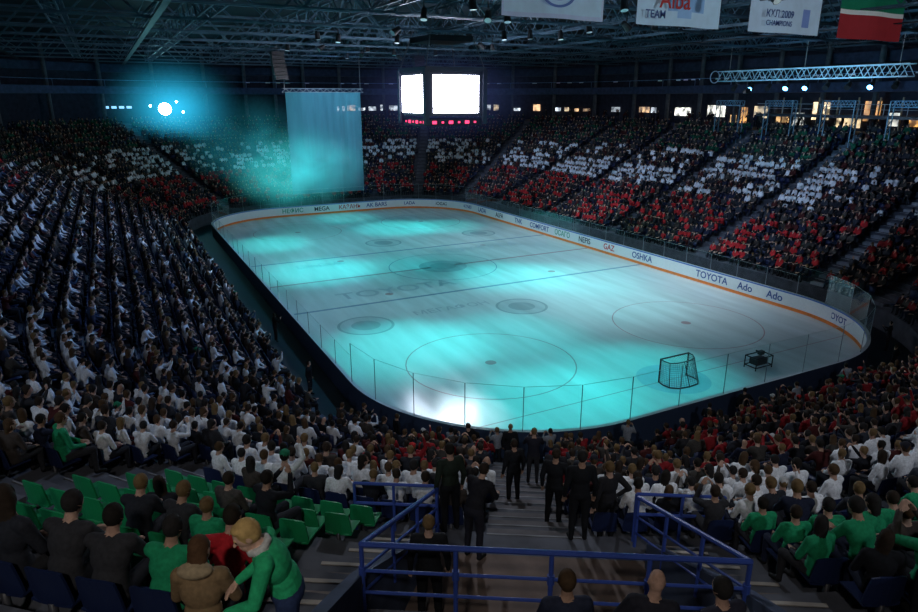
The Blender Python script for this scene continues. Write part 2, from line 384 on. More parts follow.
def figure(J,fine=False,hair='short',scarf=False):
    """list of body volumes: ('c',p0,r0,p1,r1,zone) / ('e',c,r,axes,zone)"""
    E=[]
    P,Wt,Ch,Nk,Hd=[np.array(J[k],float) for k in ('pelvis','waist','chest','neck','head')]
    shx=nrm(np.array(J['shR'])-np.array(J['shL']))
    up=nrm(Nk-Wt); fw=nrm(np.cross(up,shx)); ax=(shx,fw,up)
    upp=nrm(Wt-P); hx=nrm(np.array(J['hipR'])-np.array(J['hipL'])); fp=nrm(np.cross(upp,hx)); axp=(hx,fp,upp)
    E.append(('e',P,(.175,.135,.13),axp,J.get('pz',SH)))
    E.append(('e',(P+Wt)/2,(.165,.125,.15),axp,SH))
    E.append(('e',Wt,(.160,.118,.16),ax,SH))
    E.append(('e',Ch,(.185,.128,.19),ax,SH))
    for s in 'LR':
        sh,el,wr,ha=[np.array(J[k+s],float) for k in ('sh','el','wr','ha')]
        E.append(('c',Nk-up*.06,.065,sh,.072,SH))
        E.append(('c',sh,.070,el,.052,SH)); E.append(('c',el,.052,wr,.036,SL))
        d=nrm(ha-wr); side=nrm(np.cross(d,[0,0,1.]+0.3*shx)); nn=np.cross(side,d)
        E.append(('c',wr,.028,wr+d*.03,.027,SK))
        E.append(('e',wr+d*.065,(.042,.018,.05),(side,nn,d),SK))
        sg=1 if s=='L' else -1
        for q,(o,L) in enumerate(((-.030,.062),(-.010,.075),(.011,.070),(.030,.054))):
            b=wr+d*.100+side*o; m1=b+d*L*.5-nn*.006; m2=m1+nrm(d*.8-nn*.55)*L*.5
            E.append(('c',b,.0098,m1,.0090,SK)); E.append(('c',m1,.0090,m2,.0078,SK))
        tb=wr+d*.04+side*sg*.036; t1=tb+nrm(d*.7+side*sg*.6)*.035; E.append(('c',tb,.0125,t1,.0105,SK)); E.append(('c',t1,.0105,t1+nrm(d)*.028,.0085,SK))
        hp,kn,an,to=[np.array(J[k+s],float) for k in ('hip','kn','an','to')]
        E.append(('c',hp,.098,kn,.066,PA)); E.append(('c',kn,.064,kn*.45+an*.55+np.array([0,-.008,0]),.058,PA)); E.append(('c',kn*.45+an*.55,.056,an,.042,PA))
        E.append(('c',an-np.array([0,0,.03]),.045,to,.036,SO))
    hf=nrm(J['hf']); hu=nrm(np.array(J.get('hu',nrm(Hd-Nk)))); hs=nrm(np.cross(hf,hu)); hu=np.cross(hs,hf); ah=(hs,hf,hu)
    E.append(('c',Nk-up*.03,.062,Hd-hu*.06-hf*.015,.052,SK))
    E.append(('e',Hd+hu*.01,(.074,.094,.105),ah,SK))
    E.append(('e',Hd+hf*.032-hu*.062,(.052,.055,.052),ah,SK))
    E.append(('c',Hd+hf*.086+hu*.012,.009,Hd+hf*.108-hu*.020,.013,SK))
    for s in (-1,1):
        E.append(('e',Hd+hs*s*.078-hf*.005-hu*.005,(.012,.02,.032),ah,SK))
        if fine:
            E.append(('e',Hd+hs*s*.030+hf*.084+hu*.010,(.014,.010,.009),ah,EY))
            E.append(('c',Hd+hs*s*.018+hf*.092+hu*.030,.005,Hd+hs*s*.045+hf*.082+hu*.030,.004,HA))
    if fine: E.append(('e',Hd+hf*.086-hu*.052,(.024,.010,.006),ah,7))
    if hair!='bald':
        E.append(('e',Hd-hf*.020+hu*.026,(.087,.099,.108),ah,HA))
        if hair=='mop':
            E.append(('e',Hd+hf*.030+hu*.085,(.068,.050,.032),ah,HA)); E.append(('e',Hd-hf*.045+hu*.0,(.082,.066,.075),ah,HA))
            for s in (-1,1): E.append(('e',Hd+hs*s*.06-hf*.005+hu*.05,(.03,.05,.045),ah,HA))
        if hair=='long': E.append(('e',Hd-hf*.055-hu*.09,(.088,.05,.13),ah,HA)); E.append(('e',Hd-hf*.03-hu*.03,(.095,.085,.10),ah,HA))
        if hair=='hood': 
            E.append(('e',Nk-hf*.07+np.array([0,0,.02]),(.15,.09,.07),ax,8)); E.append(('e',Hd-hf*.045-hu*.05,(.09,.07,.12),ah,HA))
        if hair=='cap': E.append(('e',Hd-hf*.01+hu*.05,(.093,.105,.09),ah,8)); E.append(('e',Hd+hf*.11+hu*.045,(.06,.05,.01),ah,8))
    if scarf:
        for t in range(8):
            a=2*math.pi*t/8; b=2*math.pi*(t+1)/8
            c=Nk+up*.01
            E.append(('c',c+shx*.085*math.cos(a)+fw*.08*math.sin(a),.026,c+shx*.085*math.cos(b)+fw*.08*math.sin(b),.026,8))
    return E
def elem_mesh(E):
    V=[];F=[]
    for e in E:
        v,f=cap_arr(*e[1:5]) if e[0]=='c' else ell_arr(*e[1:4])
        k=len(V); V+=[tuple(q) for q in v]; F+=[tuple(k+i for i in q) for q in f]
    me=bpy.data.meshes.new('tmp'); me.from_pydata(V,[],F); me.update(); return me
def zones(E,P):
    best=np.full(len(P),1e9); z=np.zeros(len(P),int)
    for e in E:
        if e[0]=='c':
            p0,p1=np.array(e[1],float),np.array(e[3],float); d=p1-p0; L2=max(1e-9,d@d)
            t=np.clip((P-p0)@d/L2,0,1); D=np.linalg.norm(P-p0-t[:,None]*d,axis=1)-(e[2]*(1-t)+e[4]*t); zz=e[5]
        else:
            q=P-np.array(e[1],float); A=np.array([e[3][0],e[3][1],e[3][2]],float); q=q@A.T; r=np.array(e[2])
            k0=np.linalg.norm(q/r,axis=1); k1=np.linalg.norm(q/r**2,axis=1)+1e-9; D=k0*(k0-1)/k1; zz=e[4]
        m=D<best; best[m]=D[m]; z[m]=zz
    return z
def make_template(E,voxel,target,smooth=3):
    me=elem_mesh(E); ob=bpy.data.objects.new('tmp',me); link(ob)
    r=ob.modifiers.new('r','REMESH'); r.mode='VOXEL'; r.voxel_size=voxel
    if smooth: s=ob.modifiers.new('s','SMOOTH'); s.factor=.5; s.iterations=smooth
    dg=bpy.context.evaluated_depsgraph_get(); nf=len(ob.evaluated_get(dg).data.polygons)
    if target: d=ob.modifiers.new('d','DECIMATE'); d.ratio=min(1,target/(nf*2))
    dg=bpy.context.evaluated_depsgraph_get(); em=ob.evaluated_get(dg).data
    em.calc_loop_triangles()
    V=np.empty(len(em.vertices)*3,np.float32); em.vertices.foreach_get('co',V); V=V.reshape(-1,3)
    T=np.empty(len(em.loop_triangles)*3,np.int32); em.loop_triangles.foreach_get('vertices',T); T=T.reshape(-1,3)
    C=V[T].mean(1); Z=zones(E,C.astype(float))
    bpy.data.objects.remove(ob); bpy.data.meshes.remove(me)
    return V,T,Z
def mir(d):
    o={}
    for k,v in d.items():
        if k.endswith('*'): o[k[:-1]+'R']=v; o[k[:-1]+'L']=(-v[0],v[1],v[2])
        else: o[k]=v
    return o
seat_base={'pelvis':(0,-.02,.54),'waist':(0,-.05,.70),'chest':(0,-.03,.90),'neck':(0,.0,1.08),'head':(0,.035,1.235),'hf':(0,1,-.12),
 'sh*':(.175,-.02,1.03),'el*':(.25,.05,.76),'wr*':(.12,.28,.66),'ha*':(.06,.36,.65),'hip*':(.09,.0,.54),'kn*':(.13,.41,.53),'an*':(.13,.40,.10),'to*':(.14,.54,.045)}
stand_base={'pelvis':(0,0,.95),'waist':(0,0,1.10),'chest':(0,0,1.29),'neck':(0,0,1.47),'head':(0,.03,1.63),'hf':(0,1,-.1),
 'sh*':(.18,0,1.42),'el*':(.25,-.03,1.13),'wr*':(.26,.05,.88),'ha*':(.26,.08,.8),'hip*':(.09,0,.92),'kn*':(.11,.02,.50),'an*':(.12,-.02,.09),'to*':(.14,.13,.04),'pz':PA}
def var(b,**k):
    d=mir(b); d.update(k); return d
seat_poses=[figure(var(seat_base)),
 figure(var(seat_base,waist=(0,-.01,.70),chest=(0,.06,.88),neck=(0,.13,1.04),head=(0,.20,1.18),hf=(0,1,-.3),shR=(.175,.10,1.0),shL=(-.175,.10,1.0),elR=(.22,.25,.76),elL=(-.22,.25,.76),wrR=(.05,.40,.70),wrL=(-.05,.40,.70),haR=(0,.46,.72),haL=(0,.46,.72))),
 figure(var(seat_base,elR=(.24,.22,.95),wrR=(.10,.36,1.16),haR=(.04,.38,1.25),elL=(-.24,.22,.95),wrL=(-.10,.36,1.16),haL=(-.04,.38,1.25))),
 figure(var(seat_base,head=(.03,.03,1.235),hf=(.7,.8,-.1),elR=(.28,.02,.77),wrR=(.20,.26,.68),haR=(.17,.35,.66)),hair='long'),
 figure(var(seat_base,elR=(.33,.08,1.2),wrR=(.26,.14,1.44),haR=(.24,.16,1.53)),hair='cap'),
 figure(var(seat_base,head=(-.03,.02,1.235),hf=(-.5,.9,-.15)),hair='long'),
 figure(var(seat_base,waist=(.02,-.04,.70),chest=(.05,-.01,.89),neck=(.08,.02,1.07),head=(.10,.06,1.22),hf=(-.2,1,-.2),shR=(.25,.0,1.0),shL=(-.10,.0,1.03)),hair='bald')]
stand_poses=[figure(var(stand_base)),
 figure(var(stand_base,elR=(.40,-.08,1.16),wrR=(.24,.05,.98),haR=(.17,.08,.97))),
 figure(var(stand_base,waist=(0,.03,1.09),chest=(0,.14,1.26),neck=(0,.24,1.40),head=(0,.32,1.53),hf=(0,1,-.45),shR=(.18,.20,1.36),shL=(-.18,.20,1.36),elR=(.24,.30,1.10),elL=(-.24,.28,1.10),wrR=(.16,.50,1.0),wrL=(-.2,.46,.95),haR=(.12,.58,1.0),haL=(-.16,.55,.95))),
 figure(var(stand_base,elR=(.26,.16,1.2),wrR=(.10,.34,1.36),haR=(.05,.38,1.44),elL=(-.26,.16,1.2),wrL=(-.10,.34,1.36),haL=(-.05,.38,1.44)))]
LOD={}
for j,E in enumerate(seat_poses):
    LOD[('s',j,0)]=make_template(E,.013,2600,2)
    LOD[('s',j,1)]=make_template(E,.028,420,2)
    LOD[('s',j,2)]=make_template(E,.045,120,1)
for j,E in enumerate(stand_poses):
    LOD[('t',j,0)]=make_template(E,.013,3000,2)
    LOD[('t',j,1)]=make_template(E,.028,480,2)
    LOD[('t',j,2)]=make_template(E,.045,140,1)
print('templates',time.time()-T0)

def merge(name,groups,mat,parent=None,smooth=True):
    """groups: list of (template,[(x,y,z,yaw,scale,zonecols)])"""
    VV=[];TT=[];CCs=[];off=0
    for (V,T,Z),inst in groups:
        if not inst: continue
        N=len(inst); A=np.array([q[:5] for q in inst],np.float32)
        c,s=np.cos(A[:,3]),np.sin(A[:,3]); sc=A[:,4]
        X=(V[None,:,0]*c[:,None]-V[None,:,1]*s[:,None])*sc[:,None]+A[:,0:1]
        Y=(V[None,:,0]*s[:,None]+V[None,:,1]*c[:,None])*sc[:,None]+A[:,1:2]
        Zz=V[None,:,2]*sc[:,None]+A[:,2:3]
        VV.append(np.stack([X,Y,Zz],-1).reshape(-1,3))
        TT.append((T[None]+(np.arange(N)*len(V))[:,None,None]+off).reshape(-1,3)); off+=N*len(V)
        ZC_=np.array([q[5] for q in inst],np.float32)
        CCs.append(ZC_[:,Z,:].reshape(-1,3))
    V=np.concatenate(VV);T=np.concatenate(TT);C=np.concatenate(CCs)
    me=bpy.data.meshes.new(name); me.vertices.add(len(V)); me.vertices.foreach_set('co',V.ravel().astype(np.float32))
    me.loops.add(T.size); me.loops.foreach_set('vertex_index',T.ravel().astype(np.int32))
    me.polygons.add(len(T)); me.polygons.foreach_set('loop_start',np.arange(0,T.size,3,dtype=np.int32))
    try: me.polygons.foreach_set('loop_total',np.full(len(T),3,np.int32))
    except Exception: pass
    me.update(calc_edges=True)
    at=me.attributes.new('Col','FLOAT_COLOR','FACE'); arr=np.ones((len(T),4),np.float32); arr[:,:3]=C; at.data.foreach_set('color',arr.ravel())
    if smooth: me.polygons.foreach_set('use_smooth',np.ones(len(T),bool))
    me.materials.append(mat)
    return link(bpy.data.objects.new(name,me),parent)

def jit(c,a=.12):
    f=1+random.uniform(-a,a); return tuple(max(0,q*f) for q in c)
SKINS=[(.46,.28,.21),(.52,.33,.25),(.40,.24,.17)]
HAIRS=[(.015,.012,.01),(.03,.02,.014),(.07,.04,.02),(.02,.018,.018),(.16,.10,.045)]
DARKS=[(.012,.013,.018),(.02,.022,.03),(.03,.03,.035),(.015,.02,.045),(.05,.04,.035),(.04,.045,.06),(.06,.055,.05),(.07,.015,.015)]
WHITE=(.80,.82,.86); GREEN=(.015,.30,.13); REDC=(.50,.025,.03)
def cols(shirt,pants=None,hair=None,skin=None,sleeve=None,extra=(.1,.1,.1)):
    sk=skin or random.choice(SKINS)
    return [shirt,pants or jit(random.choice(DARKS[:4]),.3),sk,hair or jit(random.choice(HAIRS)),(.012,.012,.012),(.02,.015,.015),sleeve or shirt,(.3,.09,.08),extra]

# ------------------------------------------------------------------ seats + crowd
def seat_template(near):
    g=Geo()
    if near:
        def shell(fn,m=6,k=4,th=.025):
            P=[[fn(i/m,j/k) for j in range(k+1)] for i in range(m+1)]
            for sgn in (0,1):
                for i in range(m):
                    for j in range(k):
                        q=[P[i][j],P[i+1][j],P[i+1][j+1],P[i][j+1]]
                        q=[(a[0]+a[3]*th*sgn,a[1]+a[4]*th*sgn,a[2]+a[5]*th*sgn) for a in q]
                        g.quad(q if sgn else q[::-1],0)
            for i in range(m):
                for j in (0,k):
                    a,b=P[i][j],P[i+1][j]; g.quad([a[:3],b[:3],(b[0]+b[3]*th,b[1]+b[4]*th,b[2]+b[5]*th),(a[0]+a[3]*th,a[1]+a[4]*th,a[2]+a[5]*th)],0)
            for j in range(k):
                for i in (0,m):
                    a,b=P[i][j],P[i][j+1]; g.quad([a[:3],b[:3],(b[0]+b[3]*th,b[1]+b[4]*th,b[2]+b[5]*th),(a[0]+a[3]*th,a[1]+a[4]*th,a[2]+a[5]*th)],0)
        def back(u,v):
            x=(u-.5)*.44*(1-.12*v*v); z=.46+v*.40-.05*(abs(u-.5)*2)**3*v; y=-.20-.05*v+.05*(abs(u-.5)*2)**2; return (x,y,z,0,-1,0)
        def pan(u,v):
            x=(u-.5)*.44; y=-.20+v*.40; z=.43+.02*(abs(u-.5)*2)**2-.02*v*v+.01; return (x,y,z,0,0,-1)
        shell(back); shell(pan)
        g.box((0,-.19,.22),(.05,.06,.44),1); g.box((0,-.05,.40),(.05,.30,.04),1); g.box((0,-.19,.01),(.16,.16,.02),1)
    else:
        g.box((0,-.23,.66),(.44,.04,.40),0); g.box((0,0,.43),(.44,.42,.04),0); g.box((0,-.19,.2),(.06,.06,.42),1)
    V=np.array(g.v,np.float32); T=[];Z=[]
    for f,c in zip(g.f,g.c):
        for i in range(1,len(f)-1): T.append((f[0],f[i],f[i+1])); Z.append(c)
    return V,np.array(T,np.int32),np.array(Z,int)
ST=[seat_template(True),seat_template(False)]
seats={0:[],1:[]}
crowd={}
def addp(sec,kind,pose,x,y,z,yaw,sc,c):
    d=math.hypot(x-CAM[0],y-CAM[1]); lod=0 if d<15 else (1 if d<36 else 2)
    crowd.setdefault(sec,{}).setdefault((kind,pose,lod),[]).append((x,y,z,yaw,sc,c))
def noise2(a,b): 
    v=math.sin(a*12.9898+b*78.233)*43758.5453; return v-math.floor(v)
BOY=(-22.62,-43.66)
WOM=(-23.15,-42.75); REDM=(-22.85,-41.85)
hero_keep=[(BOY[0],BOY[1],.6),(WOM[0],WOM[1],.45),(REDM[0],REDM[1],.45)]
nseat=0;npp=0
for k in range(8):
    L=SEG[k][3] if SEG[k][0]=='L' else 90
    for i in range(NR):
        rr=ri(i)+.52
        du=.54 if SEG[k][0]=='L' else math.degrees(.54/(RC+rr))
        n=int(L/du)-1; ph=random.random()
        for j in range(n):
            u=(j+.25+ph)*L/(n+1)+.2*du
            x,y,nx,ny=seg_pt(k,u,rr)
            dx,dy=x-CAM[0],y-CAM[1]; ang=math.degrees(math.atan2(dx,dy)); dist=math.hypot(dx,dy)
            if ang<-28 or ang>80: continue
            if dist<3.6 or (i>=19 and dist<7): continue
            if blocked(k,u,rr,x,y,i): continue
            A,B=vab(x,y)
            z=zi(i); yaw=math.atan2(nx,-ny)
            empt=(k==5 and 12<=i<=17 and -8.5<B<-2.6)
            scol=(.012,.022,.075)
            if empt: scol=jit((.012,.28,.10))
            seats[0 if dist<16 else 1].append((x,y,z,yaw,1,[scol,(.05,.05,.06)])); nseat+=1
            occ=.94
            if empt: occ=.2
            if k==4 and i>19: occ=.6
            if random.random()>occ: continue
            if any(math.hypot(x-hx_,y-hy_)<rd for hx_,hy_,rd in hero_keep): continue
            rnd=random.random(); blk=noise2(int(u/(L/6)),i//3+k*7)
            if k in (0,7):
                if i>=16: c=(.01,.08,.045) if rnd<.25 else random.choice(DARKS)
                elif i>=8: c=WHITE if rnd<(.85 if blk>.4 else .25) else random.choice(DARKS)
                else: c=REDC if rnd<(.6 if blk>.4 else .15) else random.choice(DARKS)
                if k==7 and i<9: c=(.3,.02,.02) if rnd<.35 else random.choice(DARKS)
            elif k in (1,2,3):
                if i>=15: c=(.01,.08,.045) if rnd<.25 else random.choice(DARKS)
                elif i>=8: c=WHITE if rnd<(.6 if blk>.4 else .2) else random.choice(DARKS)
                else: c=(.35,.02,.025) if rnd<.35 else random.choice(DARKS)
            elif k==4:
                cl=math.sin(x*1.1+math.sin(y*.7)*2)+math.sin(y*.9+x*.35+1.3)+.6*math.sin(y*2.3-x*1.7)
                c=WHITE if rnd<(.60 if cl>.6 else .13) else ((.05,.08,.15) if rnd<.3 and cl<=.5 else (REDC if (i>13 and u<14 and rnd<.8) else random.choice(DARKS)))
            else:
                if i>=13: c=GREEN if rnd<(.7 if (B>3 or B<-6) else .4) else random.choice(DARKS)
                elif i>=8: c=WHITE if rnd<.70 else random.choice(DARKS)
                else:
                    c=((.25,.015,.02) if rnd<.3 else random.choice(DARKS)) if B>-4 else (WHITE if rnd<.25 else random.choice(DARKS))
                if B<-9 and i>=13: c=WHITE if rnd<.3 else (GREEN if rnd<.45 else random.choice(DARKS))
            pose=random.choices(range(7),[5,2.4,1.2,1.6,.35,1.4,.3])[0]
            sl=c if random.random()<.6 or c in DARKS else random.choice(DARKS)
            hat=random.choice([(.4,.02,.02),(.02,.2,.1),(.02,.02,.03),(.5,.5,.5)])
            jx,jy=random.uniform(-.06,.06),random.uniform(-.03,.04)
            addp('spectator_crowd','s',pose,x-ny*jx-nx*jy,y+nx*jx-ny*jy,z,yaw+random.uniform(-.35,.35),random.uniform(.89,1.08),cols(jit(c),sleeve=jit(sl),extra=hat)); npp+=1
# people on the landing and stairs, backs to the upper rows
yin=math.atan2(VD[0],-VD[1])
BK=(.01,.011,.014)
def vp(a,b,z,pose,c,dyaw=0,kind='t',sc=1,**kw):
    x,y,_=vw(a,b,z); addp('standing_stewards',kind,pose,x,y,z,yin+dyaw,sc,cols(c,**kw))
vp(12.8,.75,zl+.01,0,BK,.1,pants=BK)
vp(11.3,.45,zi(10)+.01,1,BK,-.3,pants=BK)
vp(13.4,-1.05,zl+.01,2,(.015,.015,.02),-.5,pants=(.02,.02,.03))
vp(12.7,-1.5,zl+.01,0,(.02,.03,.022),.5,pants=BK)
vp(12.4,1.3,zi(11)+.01,1,(.02,.02,.024),.5,pants=BK)
vp(14.9,-1.62,zl+.01,0,(.012,.013,.016),.1,pants=BK,sc=1.05)
vp(8.8,-.3,zi(7)+.01,0,BK,.4,pants=BK); vp(9.7,.6,zi(8)+.01,0,(.02,.02,.025),-.2,pants=BK)
vp(6.3,.3,zi(4)+.17,3,(.02,.02,.03),0)
vp(3.0,-.3,zi(0)+.01,0,BK,0); vp(3.0,-1.7,zi(0),1,BK,.8)
vp(17.7,.0,7.8,0,(.02,.025,.05),.1,'s'); vp(17.65,.72,7.8,6,(.02,.02,.03),-.1,'s'); vp(17.7,1.4,7.8,0,(.03,.03,.05),.4,'s')
for k,u,r in ((5,20,1.3),(5,30,1.2),(5,70,1.3),(5,78,1.5),(6,3,1.3),(6,8,1.5),(6,12,1.3),(7,20,1.4),(7,44,1.3),(4,33,1.3),(4,41,1.5),(5,50,1.4),(5,62,1.2),(5,44,1.3),(5,54,.9),(5,66,.9),(5,85,.9),(6,5.5,.9)):
    x,y,nx,ny=seg_pt(k,u,r); addp('standing_stewards','t',random.randrange(4),x,y,-.05,math.atan2(nx,-ny)+random.uniform(-1,1),1,cols(BK if random.random()<.7 else (.3,.32,.36)))
for nm,d in crowd.items():
    merge(nm,[(LOD[key],inst) for key,inst in d.items()],M_cloth)
merge('stadium_seats',[(ST[0],seats[0]),(ST[1],seats[1])],M_seat,smooth=False)
print('seats',nseat,'people',npp,time.time()-T0)

# hero figures
bp=var(stand_base,waist=(0,.02,1.07),chest=(-.02,.09,1.24),neck=(-.03,.17,1.39),head=(-.04,.25,1.50),hf=(0.25,.90,-.42),hu=(0,.42,.90),
   shR=(.15,.13,1.34),shL=(-.19,.13,1.33),elR=(.24,.18,1.06),elL=(-.25,.22,1.05),wrR=(.20,.38,.93),wrL=(-.17,.42,.95),haR=(.16,.45,.88),haL=(-.14,.50,.90))
bp['hf']=(-.25,.90,-.42)
E=figure(bp,fine=True,hair='mop',scarf=True)
merge('standing_boy',[(make_template(E,.0075,0,2),[(BOY[0],BOY[1],zi(19),yin+1.85,.96,cols((.03,.48,.20),pants=(.03,.05,.13),hair=(.55,.36,.14),skin=(.68,.42,.31),extra=(.6,.6,.58)))])],M_cloth)
E=figure(var(seat_base,head=(.0,.05,1.235),hf=(.3,1,-.2)),fine=True,hair='hood')
merge('seated_woman_in_fur_coat',[(make_template(E,.009,9000,2),[(WOM[0],WOM[1],zi(18),yin+.1,1,cols((.26,.17,.09),hair=(.10,.05,.025),extra=(.42,.32,.2)))])],M_cloth)
E=figure(var(seat_base,waist=(0,-.01,.70),chest=(0,.06,.88),neck=(0,.12,1.04),head=(0,.19,1.17),hf=(0,1,-.5)),fine=True)
merge('seated_man_in_red_jacket',[(make_template(E,.009,9000,2),[(REDM[0],REDM[1],zi(17),yin,1.05,cols((.50,.02,.03),hair=(.02,.015,.01)))])],M_cloth)

# ------------------------------------------------------------------ goal
def goal(name,x,y,face):
    e=empty(name); g=Geo(); R_=(.10,.03,.035)
    Q=lambda a,b,z:(x+a,y+face*b,z)
    for s in (-1,1):
        g.beam(Q(s*.915,0,0),Q(s*.915,0,1.22),.04,R_,n=8)
        pb=[Q(s*.915,0,.03),Q(s*1.0,-.35,.03),Q(s*.95,-.75,.03),Q(s*.6,-1.05,.03),Q(0,-1.12,.03)]
        pt=[Q(s*.915,0,1.22),Q(s*.93,-.25,1.2),Q(s*.8,-.5,1.16),Q(s*.45,-.62,1.14),Q(0,-.64,1.14)]
        for P in (pb,pt):
            for a,b in zip(P[:-1],P[1:]): g.beam(a,b,.03,(.08,.08,.09),n=6)
        for a,b in ((pb[2],pt[2]),(pb[4],pt[4])): g.beam(a,b,.022,(.1,.1,.11),n=6)
    g.beam(Q(-.94,0,1.22),Q(.94,0,1.22),.04,R_,n=8)
    g.build('frame',M_paint,e)
    n=Geo(); 
    def lerp(a,b,t): return tuple(a[i]*(1-t)+b[i]*t for i in range(3))
    PB=[];PT=[]
    for s,rev in ((-1,False),(1,True)):
        b=[Q(s*.915,0,.03),Q(s*1.0,-.35,.03),Q(s*.95,-.75,.03),Q(s*.6,-1.05,.03),Q(0,-1.12,.03)]
        t=[Q(s*.915,0,1.22),Q(s*.93,-.25,1.2),Q(s*.8,-.5,1.16),Q(s*.45,-.62,1.14),Q(0,-.64,1.14)]
        if rev: b=b[::-1][1:];t=t[::-1][1:]
        PB+=b;PT+=t
    fb=[];ft=[]
    for i in range(len(PB)-1):
        for q in range(4): fb.append(lerp(PB[i],PB[i+1],q/4)); ft.append(lerp(PT[i],PT[i+1],q/4))
    fb.append(PB[-1]);ft.append(PT[-1]); NC=(.25,.27,.3)
    for a,b in zip(fb,ft): n.beam(a,b,.009,NC,n=3)
    for q in range(1,12):
        t=q/12
        for i in range(len(fb)-1): n.beam(lerp(fb[i],ft[i],t),lerp(fb[i+1],ft[i+1],t),.009,NC,n=3)
    for i in range(1,12):
        xx=-.9+1.8*i/12; n.beam(Q(xx,0,1.22),Q(xx*.6,-.62,1.14),.009,NC,n=3)
    n.build('net',M_paint,e)
goal('hockey_goal',-.05,-26,1)
e=empty('camera_cart'); g=Geo(); cx,cy=5.0,-26.9; K=(.015,.015,.02)
for a in (-.6,.6):
    for b in (-.35,.35): g.beam((cx+a,cy+b,0.0),(cx+a,cy+b,.65),.03,K,n=6)
for z in (.15,.65):
    for p,q in (((-.6,-.35),(.6,-.35)),((.6,-.35),(.6,.35)),((.6,.35),(-.6,.35)),((-.6,.35),(-.6,-.35))): g.beam((cx+p[0],cy+p[1],z),(cx+q[0],cy+q[1],z),.03,K,n=6)
g.box((cx,cy,.36),(.8,.5,.3),(.03,.03,.035)); g.box((cx+.1,cy,.78),(.3,.2,.2),K); g.beam((cx+.1,cy+.1,.78),(cx+.1,cy+.3,.78),.05,K,n=10)
g.build('frame',M_paint,e)

# ------------------------------------------------------------------ roof trusses
g=Geo(); SC=(.09,.15,.21)
def truss(p0,p1,h=1.6,w=.8,pan=3.0,bw=.07,col=SC,g=None):
    p0=Vector(p0);p1=Vector(p1); d=p1-p0; L=d.length; d.normalize(); s=Vector((-d.y,d.x,0))*w/2; n=max(1,int(L/pan))
    ch=[s,-s,s+Vector((0,0,h)),-s+Vector((0,0,h))]
    for c in ch: g.beam(p0+c,p1+c,bw,col)
    for i in range(n):
        a=p0+d*(L*i/n); b=p0+d*(L*(i+1)/n); m=(a+b)/2
        for q,r in ((ch[0],ch[2]),(ch[1],ch[3])): g.beam(a+q,m+r,bw*.55,col); g.beam(m+r,b+q,bw*.55,col)
        g.beam(a+ch[0],a+ch[1],bw*.5,col); g.beam(a+ch[0],b+ch[1],bw*.4,col)
for x in np.arange(-42,43,8.4): truss((x,-45,18.2),(x,57,18.2),g=g)
for y in np.arange(-18,58,8): truss((-43,y,17.9),(43,y,17.9),h=1.9,w=.6,pan=3.6,bw=.08,g=g)
for x in (-31,-20,20,31):
    g.box((x,10,17.6),(.35,93,.06),(.012,.02,.03))
    for s in (-1,1): g.beam((x+s*.4,-36,18.6),(x+s*.4,56,18.6),.03,SC)
g.build('roof_truss',M_steel)

def emis(name,col,st):
    m=bpy.data.materials.new(name); nt,n,l=nodes(m); b=n['Principled BSDF']; b.inputs['Base Color'].default_value=(*col,1)
    b.inputs['Emission Color'].default_value=(*col,1); b.inputs['Emission Strength'].default_value=st; return m
M_blue=emis('lamp_blue',(.12,.5,1),14)
def lamp_head(g,ge,p,tgt,s=.28):
    p=Vector(p); d=(Vector(tgt)-p).normalized()
    g.beam(p-d*s*1.2,p+d*s,s*.55,(.03,.03,.035),n=10,w1=s*.8); g.beam(p+Vector((0,0,s*.9)),p+Vector((0,0,s*2.6)),.04,(.05,.05,.06)); 
    (g if ge is None else ge).beam(p+d*(s*1.0),p+d*(s*1.04),s*.7,(1,1,1),n=10)

# ------------------------------------------------------------------ scoreboard
e=empty('scoreboard_cube'); g=Geo(); DKC=(.02,.022,.03); ZS=13.6
g.box((0,0,ZS),(4.9,4.9,3.1),DKC); g.box((0,0,ZS+1.75),(5.0,5.0,.3),(.04,.045,.06)); g.box((0,0,11.6),(4.5,4.5,.5),DKC)
for sx in (-1,1):
    for sy in (-1,1): g.beam((sx*2.4,sy*2.4,ZS+1.8),(sx*1.6,sy*1.6,18.2),.05,(.2,.2,.22)); g.box((sx*2.4,sy*2.4,ZS-.2),(.35,.35,3.9),(.03,.035,.05))
g.box((0,0,17.5),(3.6,3.6,.4),DKC)
g.build('housing',M_paint,e)
M_scr=bpy.data.materials.new('led_screen'); nt,n,l=nodes(M_scr); b=n['Principled BSDF']; t=n.new('ShaderNodeTexCoord'); x=n.new('ShaderNodeTexNoise'); x.inputs['Scale'].default_value=.6
cr=n.new('ShaderNodeValToRGB'); cr.color_ramp.elements[0].color=(.62,.72,1,1); cr.color_ramp.elements[1].color=(1,.93,1,1); l.new(t.outputs['Object'],x.inputs[0]); l.new(x.outputs['Fac'],cr.inputs[0])
l.new(cr.outputs[0],b.inputs['Emission Color']); b.inputs['Emission Strength'].default_value=26
g=Geo()
for s in (-1,1):
    g.box((0,s*2.47,ZS),(3.75,.06,2.65),(1,1,1)); g.box((s*2.47,0,ZS),(.06,3.75,2.65),(1,1,1))
g.build('screens',M_scr,e)
M_led=emis('led_digits',(1,.05,.15),2.2); g=Geo()
for s in (-1,1):
    for q in range(6):
        o=-1.7+q*.68
        if q%2==0: g.box((o,s*2.27,11.6),(.34,.06,.22),(1,1,1)); g.box((s*2.27,o,11.6),(.06,.34,.22),(1,1,1))
        else: g.box((o,s*2.27,11.6),(.16,.06,.13),(1,1,1)); g.box((s*2.27,o,11.6),(.06,.16,.13),(1,1,1))
g.build('digits',M_led,e)

